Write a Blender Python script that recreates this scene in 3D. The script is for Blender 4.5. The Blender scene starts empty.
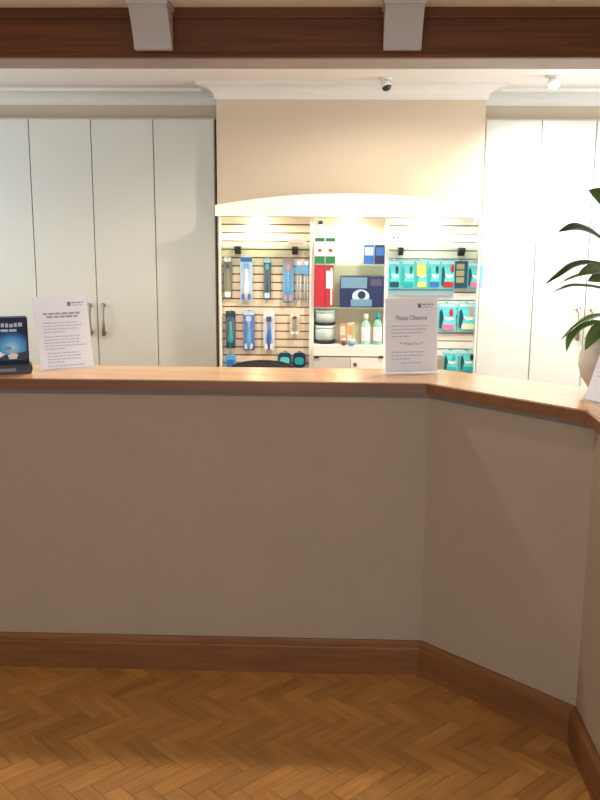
import bpy, bmesh, math, random
from mathutils import Vector, Matrix
random.seed(7)
R = math.radians
C = bpy.context.scene.collection
EYE = 1.70
FPX = 930.0

# ------------------------------------------------------------------ camera
def camera():
    p, yaw, roll = R(11.5), R(1.9), R(.33)
    F = Vector((0, math.cos(p), -math.sin(p))); X = Vector((1, 0, 0)); U = Vector((0, math.sin(p), math.cos(p)))
    rz = Matrix.Rotation(yaw, 3, 'Z')
    F, X, U = rz @ F, rz @ X, rz @ U
    X2 = math.cos(roll) * X + math.sin(roll) * U
    U2 = -math.sin(roll) * X + math.cos(roll) * U
    cd = bpy.data.cameras.new('camera'); co = bpy.data.objects.new('camera', cd); C.objects.link(co)
    m = Matrix((X2, U2, -F)).transposed().to_4x4()
    m.translation = (0, 0, EYE)
    co.matrix_world = m
    cd.sensor_fit = 'AUTO'; cd.sensor_width = 36; cd.lens = 36 * FPX / 800
    cd.clip_start = .05
    bpy.context.scene.camera = co
    return X2, U2, F
CX, CU, CF = camera()
def ray(x, y): return CF * FPX + CX * (x - 300) + CU * (400 - y)
def at(x, y, D):
    """world point on the upright plane at depth D that the photograph shows at x, y"""
    d = ray(x, y); k = D / d.y
    return Vector((d.x * k, D, d.z * k + EYE))
def onz(x, y, z):
    d = ray(x, y); k = (z - EYE) / d.z
    return Vector((d.x * k, d.y * k, z))

# ------------------------------------------------------------------ materials
def mat(name, col, rough=.5, metal=0, bump=0, bscale=200, var=0, vscale=4, spec=.5, trans=0, coat=0, ior=1.45):
    m = bpy.data.materials.new(name); m.use_nodes = True
    n = m.node_tree; b = n.nodes['Principled BSDF']
    b.inputs['Base Color'].default_value = (*col, 1)
    b.inputs['Roughness'].default_value = rough
    b.inputs['Metallic'].default_value = metal
    b.inputs['Specular IOR Level'].default_value = spec
    b.inputs['Transmission Weight'].default_value = trans
    b.inputs['Coat Weight'].default_value = coat
    b.inputs['IOR'].default_value = ior
    tc = n.nodes.new('ShaderNodeTexCoord')
    if var:
        t = n.nodes.new('ShaderNodeTexNoise'); t.inputs['Scale'].default_value = vscale; t.inputs['Detail'].default_value = 5
        n.links.new(tc.outputs['Object'], t.inputs['Vector'])
        r = n.nodes.new('ShaderNodeMapRange'); r.inputs[1].default_value = .3; r.inputs[2].default_value = .7
        r.inputs[3].default_value = 1 - var; r.inputs[4].default_value = 1 + var
        n.links.new(t.outputs['Fac'], r.inputs[0])
        v = n.nodes.new('ShaderNodeVectorMath'); v.operation = 'SCALE'; v.inputs[0].default_value = col
        n.links.new(r.outputs[0], v.inputs['Scale'])
        n.links.new(v.outputs[0], b.inputs['Base Color'])
    if bump:
        t = n.nodes.new('ShaderNodeTexNoise'); t.inputs['Scale'].default_value = bscale; t.inputs['Detail'].default_value = 3
        n.links.new(tc.outputs['Object'], t.inputs['Vector'])
        bb = n.nodes.new('ShaderNodeBump'); bb.inputs['Strength'].default_value = bump; bb.inputs['Distance'].default_value = .002
        n.links.new(t.outputs['Fac'], bb.inputs['Height']); n.links.new(bb.outputs[0], b.inputs['Normal'])
    return m

def wood(name, a, b_, rough=.4, stretch=(2, 40, 40), coord='Object', attr=False, coat=0.0, bump=.1, spec=.5):
    m = bpy.data.materials.new(name); m.use_nodes = True
    n = m.node_tree; b = n.nodes['Principled BSDF']; L = n.links
    b.inputs['Roughness'].default_value = rough; b.inputs['Coat Weight'].default_value = coat
    b.inputs['Specular IOR Level'].default_value = spec
    tc = n.nodes.new('ShaderNodeTexCoord'); mp = n.nodes.new('ShaderNodeMapping'); mp.inputs['Scale'].default_value = stretch
    L.new(tc.outputs[coord], mp.inputs['Vector'])
    t = n.nodes.new('ShaderNodeTexNoise'); t.inputs['Scale'].default_value = 1; t.inputs['Detail'].default_value = 6; t.inputs['Distortion'].default_value = .6
    L.new(mp.outputs[0], t.inputs['Vector'])
    cr = n.nodes.new('ShaderNodeValToRGB'); cr.color_ramp.elements[0].position = .32; cr.color_ramp.elements[1].position = .68
    cr.color_ramp.elements[0].color = (*a, 1); cr.color_ramp.elements[1].color = (*b_, 1)
    L.new(t.outputs['Fac'], cr.inputs[0])
    out = cr.outputs[0]
    if attr:
        at_ = n.nodes.new('ShaderNodeAttribute'); at_.attribute_name = 'tone'
        mx = n.nodes.new('ShaderNodeMix'); mx.data_type = 'RGBA'; mx.blend_type = 'MULTIPLY'; mx.inputs[0].default_value = 1
        L.new(out, mx.inputs[6]); L.new(at_.outputs['Color'], mx.inputs[7]); out = mx.outputs[2]
    L.new(out, b.inputs['Base Color'])
    if bump:
        bb = n.nodes.new('ShaderNodeBump'); bb.inputs['Strength'].default_value = bump; bb.inputs['Distance'].default_value = .001
        L.new(t.outputs['Fac'], bb.inputs['Height']); L.new(bb.outputs[0], b.inputs['Normal'])
    return m

def emis(name, col, s):
    m = bpy.data.materials.new(name); m.use_nodes = True
    b = m.node_tree.nodes['Principled BSDF']; b.inputs['Base Color'].default_value = (*col, 1)
    b.inputs['Emission Color'].default_value = (*col, 1); b.inputs['Emission Strength'].default_value = s
    return m

def clear(name, tint=(.93, .97, .96), fac=.82, rough=.05):
    """thin clear plastic or glass: mostly see-through with a gloss"""
    m = bpy.data.materials.new(name); m.use_nodes = True
    n = m.node_tree; b = n.nodes['Principled BSDF']; o = n.nodes['Material Output']
    b.inputs['Base Color'].default_value = (*tint, 1); b.inputs['Roughness'].default_value = rough
    tr = n.nodes.new('ShaderNodeBsdfTransparent'); tr.inputs[0].default_value = (*tint, 1)
    mx = n.nodes.new('ShaderNodeMixShader'); mx.inputs[0].default_value = fac
    n.links.new(b.outputs[0], mx.inputs[1]); n.links.new(tr.outputs[0], mx.inputs[2]); n.links.new(mx.outputs[0], o.inputs[0])
    return m

M = {}
M['floor'] = wood('parquet_wood', (.36, .160, .042), (.50, .240, .064), .42, (4, 45, 1), 'UV', True, spec=.3)
M['gap'] = mat('parquet_gap', (.07, .035, .018), .8)
M['beamwood'] = wood('stained_beam_wood', (.078, .024, .005), (.138, .045, .009), .5, (1.5, 30, 45), spec=.2)
M['soffit'] = mat('soffit_bounce_tone', (.30, .23, .20), .5, var=.14, vscale=3)  # pale tone holds the light bounced up from the ledge
M['ledge'] = wood('beech_ledge_wood', (.50, .27, .12), (.66, .38, .18), .22, (3, 55, 55), spec=.6, coat=.25, bump=.04)
M['skirt'] = wood('skirting_wood', (.155, .060, .021), (.225, .090, .030), .5, (3, 45, 45), spec=.25)
M['panel'] = mat('textured_wall_lining', (.365, .283, .206), .85, bump=.6, bscale=230, var=.02, vscale=5, spec=.2)
M['ceil'] = mat('ceiling_paint', (.76, .74, .71), .9, bump=.15, bscale=60)
M['cove'] = mat('coving_paint', (.77, .75, .69), .6)
M['wall'] = mat('cream_wall_paint', (.62, .52, .395), .85, bump=.1, bscale=150)
M['wallf'] = mat('front_wall_paint', (.70, .62, .52), .85)
M['door'] = mat('white_laminate', (.615, .635, .585), .38, var=.012, vscale=2)
M['carc'] = mat('white_carcass', (.62, .61, .57), .6)
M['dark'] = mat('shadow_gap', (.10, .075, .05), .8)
M['metal'] = mat('brushed_nickel', (.42, .38, .33), .32, 1)
M['chrome'] = mat('chrome_prong', (.75, .75, .75), .2, 1)
M['white'] = mat('display_white', (.90, .89, .84), .4)
M['slat'] = mat('slat_board', (.83, .71, .54), .5, var=.03, vscale=6)
M['groove'] = mat('slat_groove', (.20, .13, .075), .7)
M['slatw'] = mat('slat_board_white', (.88, .87, .82), .45)
M['groovew'] = mat('slat_groove_grey', (.30, .32, .30), .6)
M['black'] = mat('black_plastic', (.018, .016, .016), .4)
M['fabric'] = mat('black_fabric', (.02, .018, .02), .9, bump=.3, bscale=400)
M['glass'] = clear('shelf_glass', (.80, .93, .88), .72)
M['acrylic'] = clear('acrylic', (.96, .97, .98), .80)
M['blister'] = clear('blister_plastic', (.95, .97, 1), .92, .12)
M['paper'] = mat('white_paper', (.90, .92, .97), .8)
M['ink'] = mat('grey_ink', (.34, .34, .40), .8)
M['inkd'] = mat('dark_ink', (.10, .11, .17), .8)
M['logo'] = mat('navy_logo', (.05, .08, .20), .6)
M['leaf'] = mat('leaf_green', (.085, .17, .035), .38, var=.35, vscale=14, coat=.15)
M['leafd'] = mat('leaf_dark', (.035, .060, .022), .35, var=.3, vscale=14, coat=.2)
M['stem'] = mat('plant_cane', (.22, .15, .08), .8, bump=.5, bscale=80)
M['soil'] = mat('potting_soil', (.05, .03, .02), .95, bump=.8, bscale=90)
M['canopytext'] = mat('faint_lettering', (.80, .79, .73), .5)
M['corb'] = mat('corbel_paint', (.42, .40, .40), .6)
M['ledge_shade'] = mat('ledge_shade_colour', (.17, .14, .105), .7)  # dark tone standing in for the shadow below the ledge
M['puckm'] = emis('lamp_lens', (1, .88, .68), 20)
M['nose'] = wood('shaded_nosing_wood', (.14, .052, .018), (.20, .078, .028), .35, (3, 45, 45))  # front edge's shade is put into this darker wood colour
M['whitem'] = mat('lamp_housing', (.8, .8, .78), .4)
M['spoton'] = emis('lit_lens', (1, .92, .75), 40)
M['lensoff'] = mat('dark_lens', (.04, .035, .03), .2)
M['palepink'] = mat('pale_pink', (.78, .52, .48), .5)
M['paleblue'] = mat('pale_blue', (.45, .62, .78), .3)
M['tubm'] = mat('tub_mint', (.60, .78, .73), .35)
M['mintg'] = mat('mint_green', (.25, .58, .42), .35)
M['boxblue'] = mat('box_navy', (.005, .010, .05), .45, spec=.2)
M['skin'] = mat('printed_skin_tone', (.42, .17, .12), .3)
M['greyp'] = mat('printed_grey', (.22, .22, .25), .4)
M['palep'] = mat('printed_pale', (.45, .55, .75), .4)
M['pot'] = wood('glazed_pot', (.38, .25, .15), (.58, .54, .48), .45, (3, 3, 9), bump=.05)
M['acrylicf'] = clear('acrylic_front', (.98, .98, .99), .92)
M['ink2'] = mat('soft_ink', (.30, .31, .40), .8)
M['ink3'] = mat('pale_ink', (.50, .52, .60), .8)
M['inkh'] = mat('heading_ink', (.20, .20, .26), .8)
def flat(name, col, rough=.4, **k): M[name] = mat(name, col, rough, **k); return M[name]
for nm, c in dict(navy=(.015, .03, .11), blue=(.04, .16, .52), sky=(.12, .42, .75), pale=(.55, .70, .85), teal=(.02, .42, .46),
                  aqua=(.12, .66, .70), mint=(.42, .72, .62), dteal=(.008, .07, .11), olive=(.16, .16, .05), red=(.52, .02, .035),
                  pink=(.80, .18, .40), yellow=(.80, .78, .16), green=(.02, .20, .09), cream=(.80, .70, .52), offw=(.86, .88, .88),
                  grey=(.30, .31, .30), brown=(.14, .07, .04), coral=(.75, .30, .25), khaki=(.30, .28, .15), lime=(.40, .55, .20), orange=(.75, .36, .14)).items():
    flat(nm, c)

# ------------------------------------------------------------------ mesh helpers
def BM(): return bmesh.new()
def box(bm, a, b, mi=0, bev=0):
    """axis-aligned box between corners a and b"""
    lo = [min(a[i], b[i]) for i in range(3)]; hi = [max(a[i], b[i]) for i in range(3)]
    r = bmesh.ops.create_cube(bm, size=1, matrix=Matrix.Translation([(lo[i] + hi[i]) / 2 for i in range(3)]) @ Matrix.Diagonal([hi[i] - lo[i] for i in range(3)] + [1]))
    fs = {f for v in r['verts'] for f in v.link_faces}
    for f in fs: f.material_index = mi
    if bev:
        es = list({e for v in r['verts'] for e in v.link_edges})
        r2 = bmesh.ops.bevel(bm, geom=es, offset=bev, segments=2, affect='EDGES', profile=.6)
        for f in r2['faces']: f.material_index = mi
    return bm
def prism(bm, pts, dirv, mi=0):
    """closed polygon pts (3D) swept by dirv"""
    v1 = [bm.verts.new(p) for p in pts]; v2 = [bm.verts.new(Vector(p) + Vector(dirv)) for p in pts]
    n = len(pts); fs = [bm.faces.new(v1[::-1]), bm.faces.new(v2)]
    for i in range(n): fs.append(bm.faces.new((v1[i], v1[(i + 1) % n], v2[(i + 1) % n], v2[i])))
    for f in fs: f.material_index = mi
    return fs
def lathe(bm, prof, c=(0, 0, 0), seg=28, mi=0, axis='Z', smooth=True):
    rings = []
    for r, z in prof:
        ring = []
        for k in range(seg):
            a = 2 * math.pi * k / seg
            if axis == 'Z': p = (c[0] + r * math.cos(a), c[1] + r * math.sin(a), c[2] + z)
            elif axis == 'Y': p = (c[0] + r * math.cos(a), c[1] + z, c[2] + r * math.sin(a))
            else: p = (c[0] + z, c[1] + r * math.cos(a), c[2] + r * math.sin(a))
            ring.append(bm.verts.new(p))
        rings.append(ring)
    for i in range(len(rings) - 1):
        for k in range(seg):
            f = bm.faces.new((rings[i][k], rings[i][(k + 1) % seg], rings[i + 1][(k + 1) % seg], rings[i + 1][k]))
            f.smooth = smooth; f.material_index = mi
    for rg in (rings[0], rings[-1]):
        f = bm.faces.new(rg); f.material_index = mi
def tube(bm, pts, r, seg=8, mi=0):
    pts = [Vector(p) for p in pts]; rings = []
    for i, p in enumerate(pts):
        d = (pts[min(i + 1, len(pts) - 1)] - pts[max(i - 1, 0)]).normalized()
        up = Vector((0, 0, 1)) if abs(d.z) < .9 else Vector((1, 0, 0))
        s = d.cross(up).normalized(); t = s.cross(d).normalized()
        rr = r[i] if isinstance(r, (list, tuple)) else r
        rings.append([bm.verts.new(p + s * rr * math.cos(2 * math.pi * k / seg) + t * rr * math.sin(2 * math.pi * k / seg)) for k in range(seg)])
    for i in range(len(rings) - 1):
        for k in range(seg):
            f = bm.faces.new((rings[i][k], rings[i][(k + 1) % seg], rings[i + 1][(k + 1) % seg], rings[i + 1][k])); f.smooth = True; f.material_index = mi
    for rg in (rings[0], rings[-1]):
        f = bm.faces.new(rg); f.material_index = mi
def rrect(x0, z0, x1, z1, r, n=5):
    pts = []
    r = min(r, abs(x1 - x0) / 2.01, abs(z1 - z0) / 2.01)
    for cx, cz, a0 in ((x1 - r, z0 + r, -90), (x1 - r, z1 - r, 0), (x0 + r, z1 - r, 90), (x0 + r, z0 + r, 180)):
        for k in range(n + 1):
            a = R(a0 + 90 * k / n); pts.append((cx + r * math.cos(a), cz + r * math.sin(a)))
    return pts
def slab(bm, pts2, y0, y1, mi=0):
    """outline in x,z given thickness from y0 (front) to y1"""
    return prism(bm, [(x, y0, z) for x, z in pts2], (0, y1 - y0, 0), mi)
def obj(name, bm, mats, parent=None, smooth=False):
    bmesh.ops.recalc_face_normals(bm, faces=bm.faces)
    me = bpy.data.meshes.new(name); bm.to_mesh(me); bm.free()
    for m in (mats if isinstance(mats, (list, tuple)) else [mats]): me.materials.append(M[m] if isinstance(m, str) else m)
    if smooth:
        for p in me.polygons: p.use_smooth = True
    o = bpy.data.objects.new(name, me); C.objects.link(o)
    if parent:
        o.parent = parent
        if parent.type == 'EMPTY' or True:
            o.matrix_parent_inverse = Matrix.Identity(4)
    return o
def tag(o, label=None, cat=None, group=None, kind=None):
    if label: o['label'] = label
    if cat: o['category'] = cat
    if group: o['group'] = group
    if kind: o['kind'] = kind
    return o
def thing(name, label, cat, loc=(0, 0, 0), rz=0, group=None):
    o = bpy.data.objects.new(name, None); C.objects.link(o); o.location = loc; o.rotation_euler = (0, 0, rz)
    o.empty_display_size = .05
    return tag(o, label, cat, group)
def struct(name, bm, mats, parent=None):
    o = obj(name, bm, mats, parent)
    if not parent: o['kind'] = 'structure'
    return o
def textmesh(name, s, size, mm, parent, M4, align='CENTER', bold=0.0, sx=1.0):
    cu = bpy.data.curves.new(name, 'FONT'); cu.body = s; cu.size = size; cu.align_x = align; cu.extrude = .0002; cu.offset = bold
    tmp = bpy.data.objects.new(name + '_t', cu); C.objects.link(tmp)
    bpy.context.view_layer.update()
    me = bpy.data.meshes.new_from_object(tmp.evaluated_get(bpy.context.evaluated_depsgraph_get()))
    bpy.data.objects.remove(tmp)
    me.transform(M4 @ Matrix.Diagonal((sx, 1, 1, 1))); me.materials.clear(); me.materials.append(M[mm])
    o = bpy.data.objects.new(name, me); C.objects.link(o)
    if parent: o.parent = parent
    return o

# ------------------------------------------------------------------ setting
XL, XR, YF, YB, ZC = -2.75, 2.35, -1.2, 5.98, 2.38

def make_floor():
    L_, W_ = .1953, .0640
    bm = BM(); box(bm, (XL, YF, -.06), (XR, YB, -.004), 1)
    uv = bm.loops.layers.uv.new('UVMap'); col = bm.loops.layers.float_color.new('tone')
    for f in bm.faces:
        for l in f.loops: l[col] = (1, 1, 1, 1)
    c, s = math.cos(R(-45)), math.sin(R(-45)); g = .0011
    ox, oy = -.03, .238
    def emit(u0, v0, du, dv):
        cx_, cy_ = u0 + du / 2, v0 + dv / 2
        X, Y = c * cx_ - s * cy_ + ox, s * cx_ + c * cy_ + oy
        if not (XL + .09 < X < XR - .09 and .2 < Y < YB - .1): return
        long_u = du > dv
        t = random.gauss(1, .085); w = random.uniform(-.05, .05)
        tone = (max(.55, t), max(.5, t * (1 + w * .6)), max(.45, t * (1 + w)), 1)
        off = (random.random() * 30, random.random() * 30)
        vs = []
        for z, e in ((0, g), (-.003, g * .2)):
            for a, b in ((u0 + e, v0 + e), (u0 + du - e, v0 + e), (u0 + du - e, v0 + dv - e), (u0 + e, v0 + dv - e)):
                vs.append(bm.verts.new((c * a - s * b + ox, s * a + c * b + oy, z)))
        fs = [bm.faces.new(vs[:4])]
        for k in range(4): fs.append(bm.faces.new((vs[k], vs[k + 4], vs[(k + 1) % 4 + 4], vs[(k + 1) % 4])))
        for f in fs:
            for l in f.loops:
                x, y, _ = l.vert.co; x -= ox; y -= oy
                a = c * x + s * y; b = -s * x + c * y
                l[uv].uv = ((a - u0) + off[0], (b - v0) + off[1]) if long_u else ((b - v0) + off[0], (a - u0) + off[1])
                l[col] = tone
    for i in range(-130, 130):
        for j in range(-40, 40):
            bu, bv = i * W_ + j * L_, i * W_ - j * L_
            emit(bu, bv, L_, W_)
            emit(bu, bv + W_, W_, L_)
    return struct('floor', bm, ['floor', 'gap'])
make_floor()

bm = BM(); box(bm, (XL, YF, ZC), (XR, YB, ZC + .1)); struct('ceiling', bm, 'ceil')
bm = BM(); box(bm, (XL - .1, YF - .1, -.06), (XL, 3.8, ZC + .1)); box(bm, (XL - .1, 5.0, -.06), (XL, YB + .1, ZC + .1)); box(bm, (XL - .1, 3.8, -.06), (XL, 5.0, .95)); box(bm, (XL - .1, 3.8, 2.15), (XL, 5.0, ZC + .1)); struct('wall_left', bm, 'wallf')
bm = BM(); box(bm, (XR, YF - .1, -.06), (XR + .1, 3.9, ZC + .1)); box(bm, (XR, 5.1, -.06), (XR + .1, YB + .1, ZC + .1))
box(bm, (XR, 3.9, -.06), (XR + .1, 5.1, .95)); box(bm, (XR, 3.9, 2.15), (XR + .1, 5.1, ZC + .1)); struct('wall_right', bm, 'wall')
bm = BM(); box(bm, (XL, YB, -.06), (XR, YB + .1, ZC + .1))
struct('wall_back', bm, 'wall')
bm = BM()   # wall behind the viewer, opened wide where daylight is added
box(bm, (XL, YF - .1, -.06), (-1.9, YF, ZC + .1)); box(bm, (1.5, YF - .1, -.06), (XR, YF, ZC + .1))
box(bm, (-1.9, YF - .1, -.06), (1.5, YF, .8)); box(bm, (-1.9, YF - .1, 2.1), (1.5, YF, ZC + .1)); struct('wall_front', bm, 'wallf')
def added_window(n, axis, a0, a1, z0, z1, w0, w1):  # unseen windows, added to go with the daylight fills
    bm = BM(); t = .05
    def B(p0, p1, q0, q1):
        if axis == 'x': box(bm, (p0, w0, q0), (p1, w1, q1))
        else: box(bm, (w0, p0, q0), (w1, p1, q1))
    B(a0, a0 + t, z0, z1); B(a1 - t, a1, z0, z1); B(a0 + t, a1 - t, z0, z0 + t); B(a0 + t, a1 - t, z1 - t, z1)
    mid = (a0 + a1) / 2; B(mid - .02, mid + .02, z0 + t, z1 - t)
    o = struct('added_window_%d' % n, bm, 'cove')
added_window(1, 'x', -1.9, 1.5, .8, 2.1, YF - .08, YF - .03)
added_window(3, 'y', 3.8, 5.0, .95, 2.15, XL - .08, XL - .03)
added_window(2, 'y', 3.9, 5.1, .95, 2.15, XR + .03, XR + .08)

# chimney breast and the bulkhead over the wardrobes
BX0, BX1, BY = at(217.5, 217, 5.3).x, at(481.5, 217, 5.3).x, 5.30
bm = BM(); box(bm, (BX0, BY, 0), (BX1, YB, ZC)); struct('wall_breast', bm, 'wall')
bm = BM(); box(bm, (XL, 5.60, 2.215), (BX0, YB, ZC)); struct('wall_bulkhead_left', bm, 'wall')
bm = BM(); box(bm, (BX1, 5.60, 2.215), (XR, YB, ZC)); struct('wall_bulkhead_right', bm, 'wall')
# coving profile: (out from wall, down from ceiling)
CP = [(0, .085), (.008, .085), (.010, .076)] + [(.010 + .075 * (1 - math.cos(R(a))), .076 - .058 * math.sin(R(a))) for a in (15, 30, 45, 60, 75, 90)] + [(.098, .018), (.098, .006), (.105, 0), (0, 0)]
def coving(name, segs):
    """segs: list of plan points; the profile leans to the viewer's side with mitred corners"""
    bm = BM(); rings = []
    for (p, n) in segs:
        rings.append([bm.verts.new((p[0] + n[0] * o, p[1] + n[1] * o, ZC - d)) for o, d in CP])
    k = len(CP)
    for a, b in zip(rings[:-1], rings[1:]):
        for i in range(k): bm.faces.new((a[i], a[(i + 1) % k], b[(i + 1) % k], b[i]))
    bm.faces.new(rings[0]); bm.faces.new(rings[-1])
    return struct(name, bm, 'cove')
coving('trim_1', [((BX0, 5.6), (-1, 0)), ((BX0, BY), (-1, -1)), ((BX1, BY), (1, -1)), ((BX1, 5.6), (1, 0))])
coving('trim_2', [((XL, 5.6), (0, -1)), ((BX0, 5.6), (0, -1))])
coving('trim_3', [((BX1, 5.6), (0, -1)), ((XR, 5.6), (0, -1))])

# ------------------------------------------------------------------ ceiling beam and corbels
b = thing('ceiling_beam', 'dark stained wooden beam running across the ceiling above the counter', 'beam', (0, 3.38, ZC))
zb = -.162
bm = BM()
box(bm, (XL, 0, zb + .002), (XR, .03, -.036)); box(bm, (XL, -.012, -.036), (XR, .03, 0), bev=.004)
box(bm, (XL, -.006, zb), (XR, .03, zb + .016), bev=.003)
obj('fascia_board', bm, 'beamwood', b)
bm = BM(); box(bm, (XL, .0305, zb + .004), (XR, .285, -.0005)); o = obj('soffit', bm, 'soffit', b); o['label'] = 'underside of the beam, with bounced light put into its pale colour'
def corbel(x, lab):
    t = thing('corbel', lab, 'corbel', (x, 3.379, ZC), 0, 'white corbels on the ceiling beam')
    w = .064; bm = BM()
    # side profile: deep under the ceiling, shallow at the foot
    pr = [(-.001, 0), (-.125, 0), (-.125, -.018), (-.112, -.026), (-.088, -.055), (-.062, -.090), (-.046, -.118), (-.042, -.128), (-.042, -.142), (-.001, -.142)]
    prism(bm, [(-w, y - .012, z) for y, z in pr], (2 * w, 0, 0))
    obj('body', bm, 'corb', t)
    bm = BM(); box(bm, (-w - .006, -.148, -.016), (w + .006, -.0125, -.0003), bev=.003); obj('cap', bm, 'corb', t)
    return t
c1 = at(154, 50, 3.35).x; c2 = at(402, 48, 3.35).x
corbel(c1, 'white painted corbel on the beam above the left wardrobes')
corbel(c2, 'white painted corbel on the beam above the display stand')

# ------------------------------------------------------------------ reception counter
A = Vector((.349, 3.238)); Bp = Vector((.808, 2.786))     # foot of the lined panels
N1 = Vector((0, -1)); N2 = Vector((-.7006, -.7135)); N3 = Vector((-1, 0))
def mitre(p, na, nb, d):
    m = (na + nb); return p + m * (d / (1 + na.dot(nb)))
def path(d, left=-2.6, near=.9):
    return [Vector((left, A.y)) + N1 * d, mitre(A, N1, N2, d), mitre(Bp, N2, N3, d), Vector((Bp.x, near)) + N3 * d]
def band(bm, d0, d1, z0, z1, mi=0):
    a, c = path(d0), path(d1)
    for i in range(3):
        prism(bm, [(*a[i], z0), (*a[i + 1], z0), (*c[i + 1], z0), (*c[i], z0)], (0, 0, z1 - z0), mi)
HT = 1.113
ct = thing('reception_counter', 'cream textured reception counter front angled towards the right, with wooden skirting', 'counter', (0, 0, 0))
a, c = path(0), path(-.09)
for i in range(3):
    bm = BM(); prism(bm, [(*a[i], 0), (*a[i + 1], 0), (*c[i + 1], 0), (*c[i], 0)], (0, 0, HT - .036)); obj('front_panel', bm, 'panel', ct)
sk = [(0, 0), (.022, 0), (.022, .102), (.019, .108), (.019, .113), (.014, .118), (.009, .125), (.006, .131), (0, .131)]
for i in range(3):
    p, q = path(0)[i], path(0)[i + 1]; dd = (q - p).normalized(); ang = math.atan2(dd.y, dd.x); rot = Matrix.Rotation(-ang, 2)
    bm = BM(); ra, rb = [], []
    for d, z in sk:
        e_ = path(d); u0, u1 = rot @ (e_[i] - p), rot @ (e_[i + 1] - p)
        ra.append(bm.verts.new((u0.x, u0.y, z))); rb.append(bm.verts.new((u1.x, u1.y, z)))
    k = len(sk)
    for j in range(k): bm.faces.new((ra[j], ra[(j + 1) % k], rb[(j + 1) % k], rb[j]))
    bm.faces.new(ra); bm.faces.new(rb[::-1])
    o = obj('skirting_board', bm, 'skirt', ct); o.location = (p.x, p.y, 0); o.rotation_euler = (0, 0, ang)
bm = BM(); band(bm, .001, .010, HT - .058, HT - .0362); obj('ledge_shade_strip', bm, 'ledge_shade', ct)  # strip that paints in the shadow under the ledge

def ledge():
    t = thing('counter_ledge', 'pale beech wooden ledge along the top of the reception counter', 'worktop', (0, 0, 0))
    fr = path(.030)
    bk = [Vector((-2.6, 3.505)), Vector((.415, 3.497)), Vector((.845, 3.178)), Vector((1.10, .9))]
    zs = HT - .036
    for i, nm in enumerate(('ledge_board', 'ledge_board', 'ledge_board')):
        # built lying along local x so the grain follows the board
        p, q = fr[i], fr[i + 1]
        d = (q - p).normalized(); ang = math.atan2(d.y, d.x)
        poly = [fr[i], fr[i + 1], bk[i + 1], bk[i]]
        if i == 2: poly = [fr[2], fr[3], bk[3], Vector((1.12, 3.21)), Vector((.93, 3.21)), bk[2]]
        rot = Matrix.Rotation(-ang, 2)
        loc = [rot @ (v - p) for v in poly]
        bm = BM()
        prism(bm, [(v.x, v.y, 0) for v in loc], (0, 0, .036))
        bmesh.ops.recalc_face_normals(bm, faces=bm.faces)
        es = [e for e in bm.edges if abs(e.verts[0].co.y) < 1e-4 and abs(e.verts[1].co.y) < 1e-4 and abs(e.verts[0].co.z - e.verts[1].co.z) < 1e-5]
        bmesh.ops.bevel(bm, geom=es, offset=.004, segments=3, affect='EDGES')
        o = obj(nm, bm, 'ledge', t); o.location = (p.x, p.y, zs); o.rotation_euler = (0, 0, ang)
    # moulded nosing along the front edge, its shade put into a darker colour
    a, c = path(.0305), path(.037)
    bm = BM()
    for i in range(3):
        prism(bm, [(*a[i], zs), (*a[i + 1], zs), (*c[i + 1], zs), (*c[i], zs)], (0, 0, .034))
    bmesh.ops.recalc_face_normals(bm, faces=bm.faces)
    o = obj('nosing', bm, 'nose', t); o['label'] = 'moulded front edge with its shade put into the darker colour'
ledge()

# ------------------------------------------------------------------ wardrobes
def handle(bm_parent, x, z, y):
    bm = BM()
    tube(bm, [(x, y + .001, z + .078), (x, y - .024, z + .078)], [.007, .006], 10)
    tube(bm, [(x, y + .001, z - .078), (x, y - .024, z - .078)], [.007, .006], 10)
    tube(bm, [(x, y - .024, z + .094), (x, y - .027, z + .06), (x, y - .031, z + .01), (x, y - .029, z - .04), (x, y - .024, z - .096)], [.010, .0075, .0055, .009, .013], 10)
    lathe(bm, [(.0001, -.008), (.010, -.008), (.012, 0), (.010, .002)], (x, y - .0005, z + .078), 12, axis='Y')
    lathe(bm, [(.0001, -.008), (.012, -.008), (.014, 0), (.012, .002)], (x, y - .0005, z - .078), 12, axis='Y')
    return obj('handle', bm, 'metal', bm_parent)
def wardrobe(x0, x1, ndoor, hs, label):
    t = thing('wardrobe', label, 'wardrobe', (x0, 5.45, 0), 0, 'white fitted wardrobes')
    w = x1 - x0; bm = BM()
    box(bm, (.001, .02, .0), (w - .001, .50, .09)); box(bm, (.001, .0215, .09), (w - .001, .50, 2.205))
    obj('carcass', bm, 'carc', t)
    dw = w / ndoor
    for k in range(ndoor):
        bm = BM(); box(bm, (k * dw + .0025, 0, .095), ((k + 1) * dw - .0025, .020, 2.203), bev=.0025)
        d = obj('door', bm, 'door', t)
        hx = hs[k]
        if hx: handle(d, (k + 1) * dw - .040 if hx > 0 else k * dw + .040, 1.068, 0)
    bm = BM(); box(bm, (.001, .03, 2.2055), (w - .001, .15, 2.2145)); obj('top_scribe', bm, 'carc', t)
S = [at(x, 230, 5.45).x for x in (33.5, 96, 155.5, 215.3)]
wl = S[2] - S[1]
wardrobe(S[0] - 2 * wl, S[0], 2, (1, -1), 'white fitted double wardrobe at the left edge behind the dark blue box')
wardrobe(S[0], S[2], 2, (1, -1), 'white fitted double wardrobe with two bow handles behind the left notice')
wardrobe(S[2], S[3], 1, (0,), 'narrow single white wardrobe left of the chimney breast, without a handle')
T = [at(482.8, 200, 5.45).x, at(536.5, 230, 5.45).x, at(591.5, 210, 5.45).x]
wr = T[2] - T[1]
wardrobe(T[0], T[1], 1, (0,), 'narrow single white wardrobe right of the display stand, brightly lit')
wardrobe(T[1], T[1] + 2 * wr, 2, (1, -1), 'white fitted double wardrobe behind the pot plant, with small handles')
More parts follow.
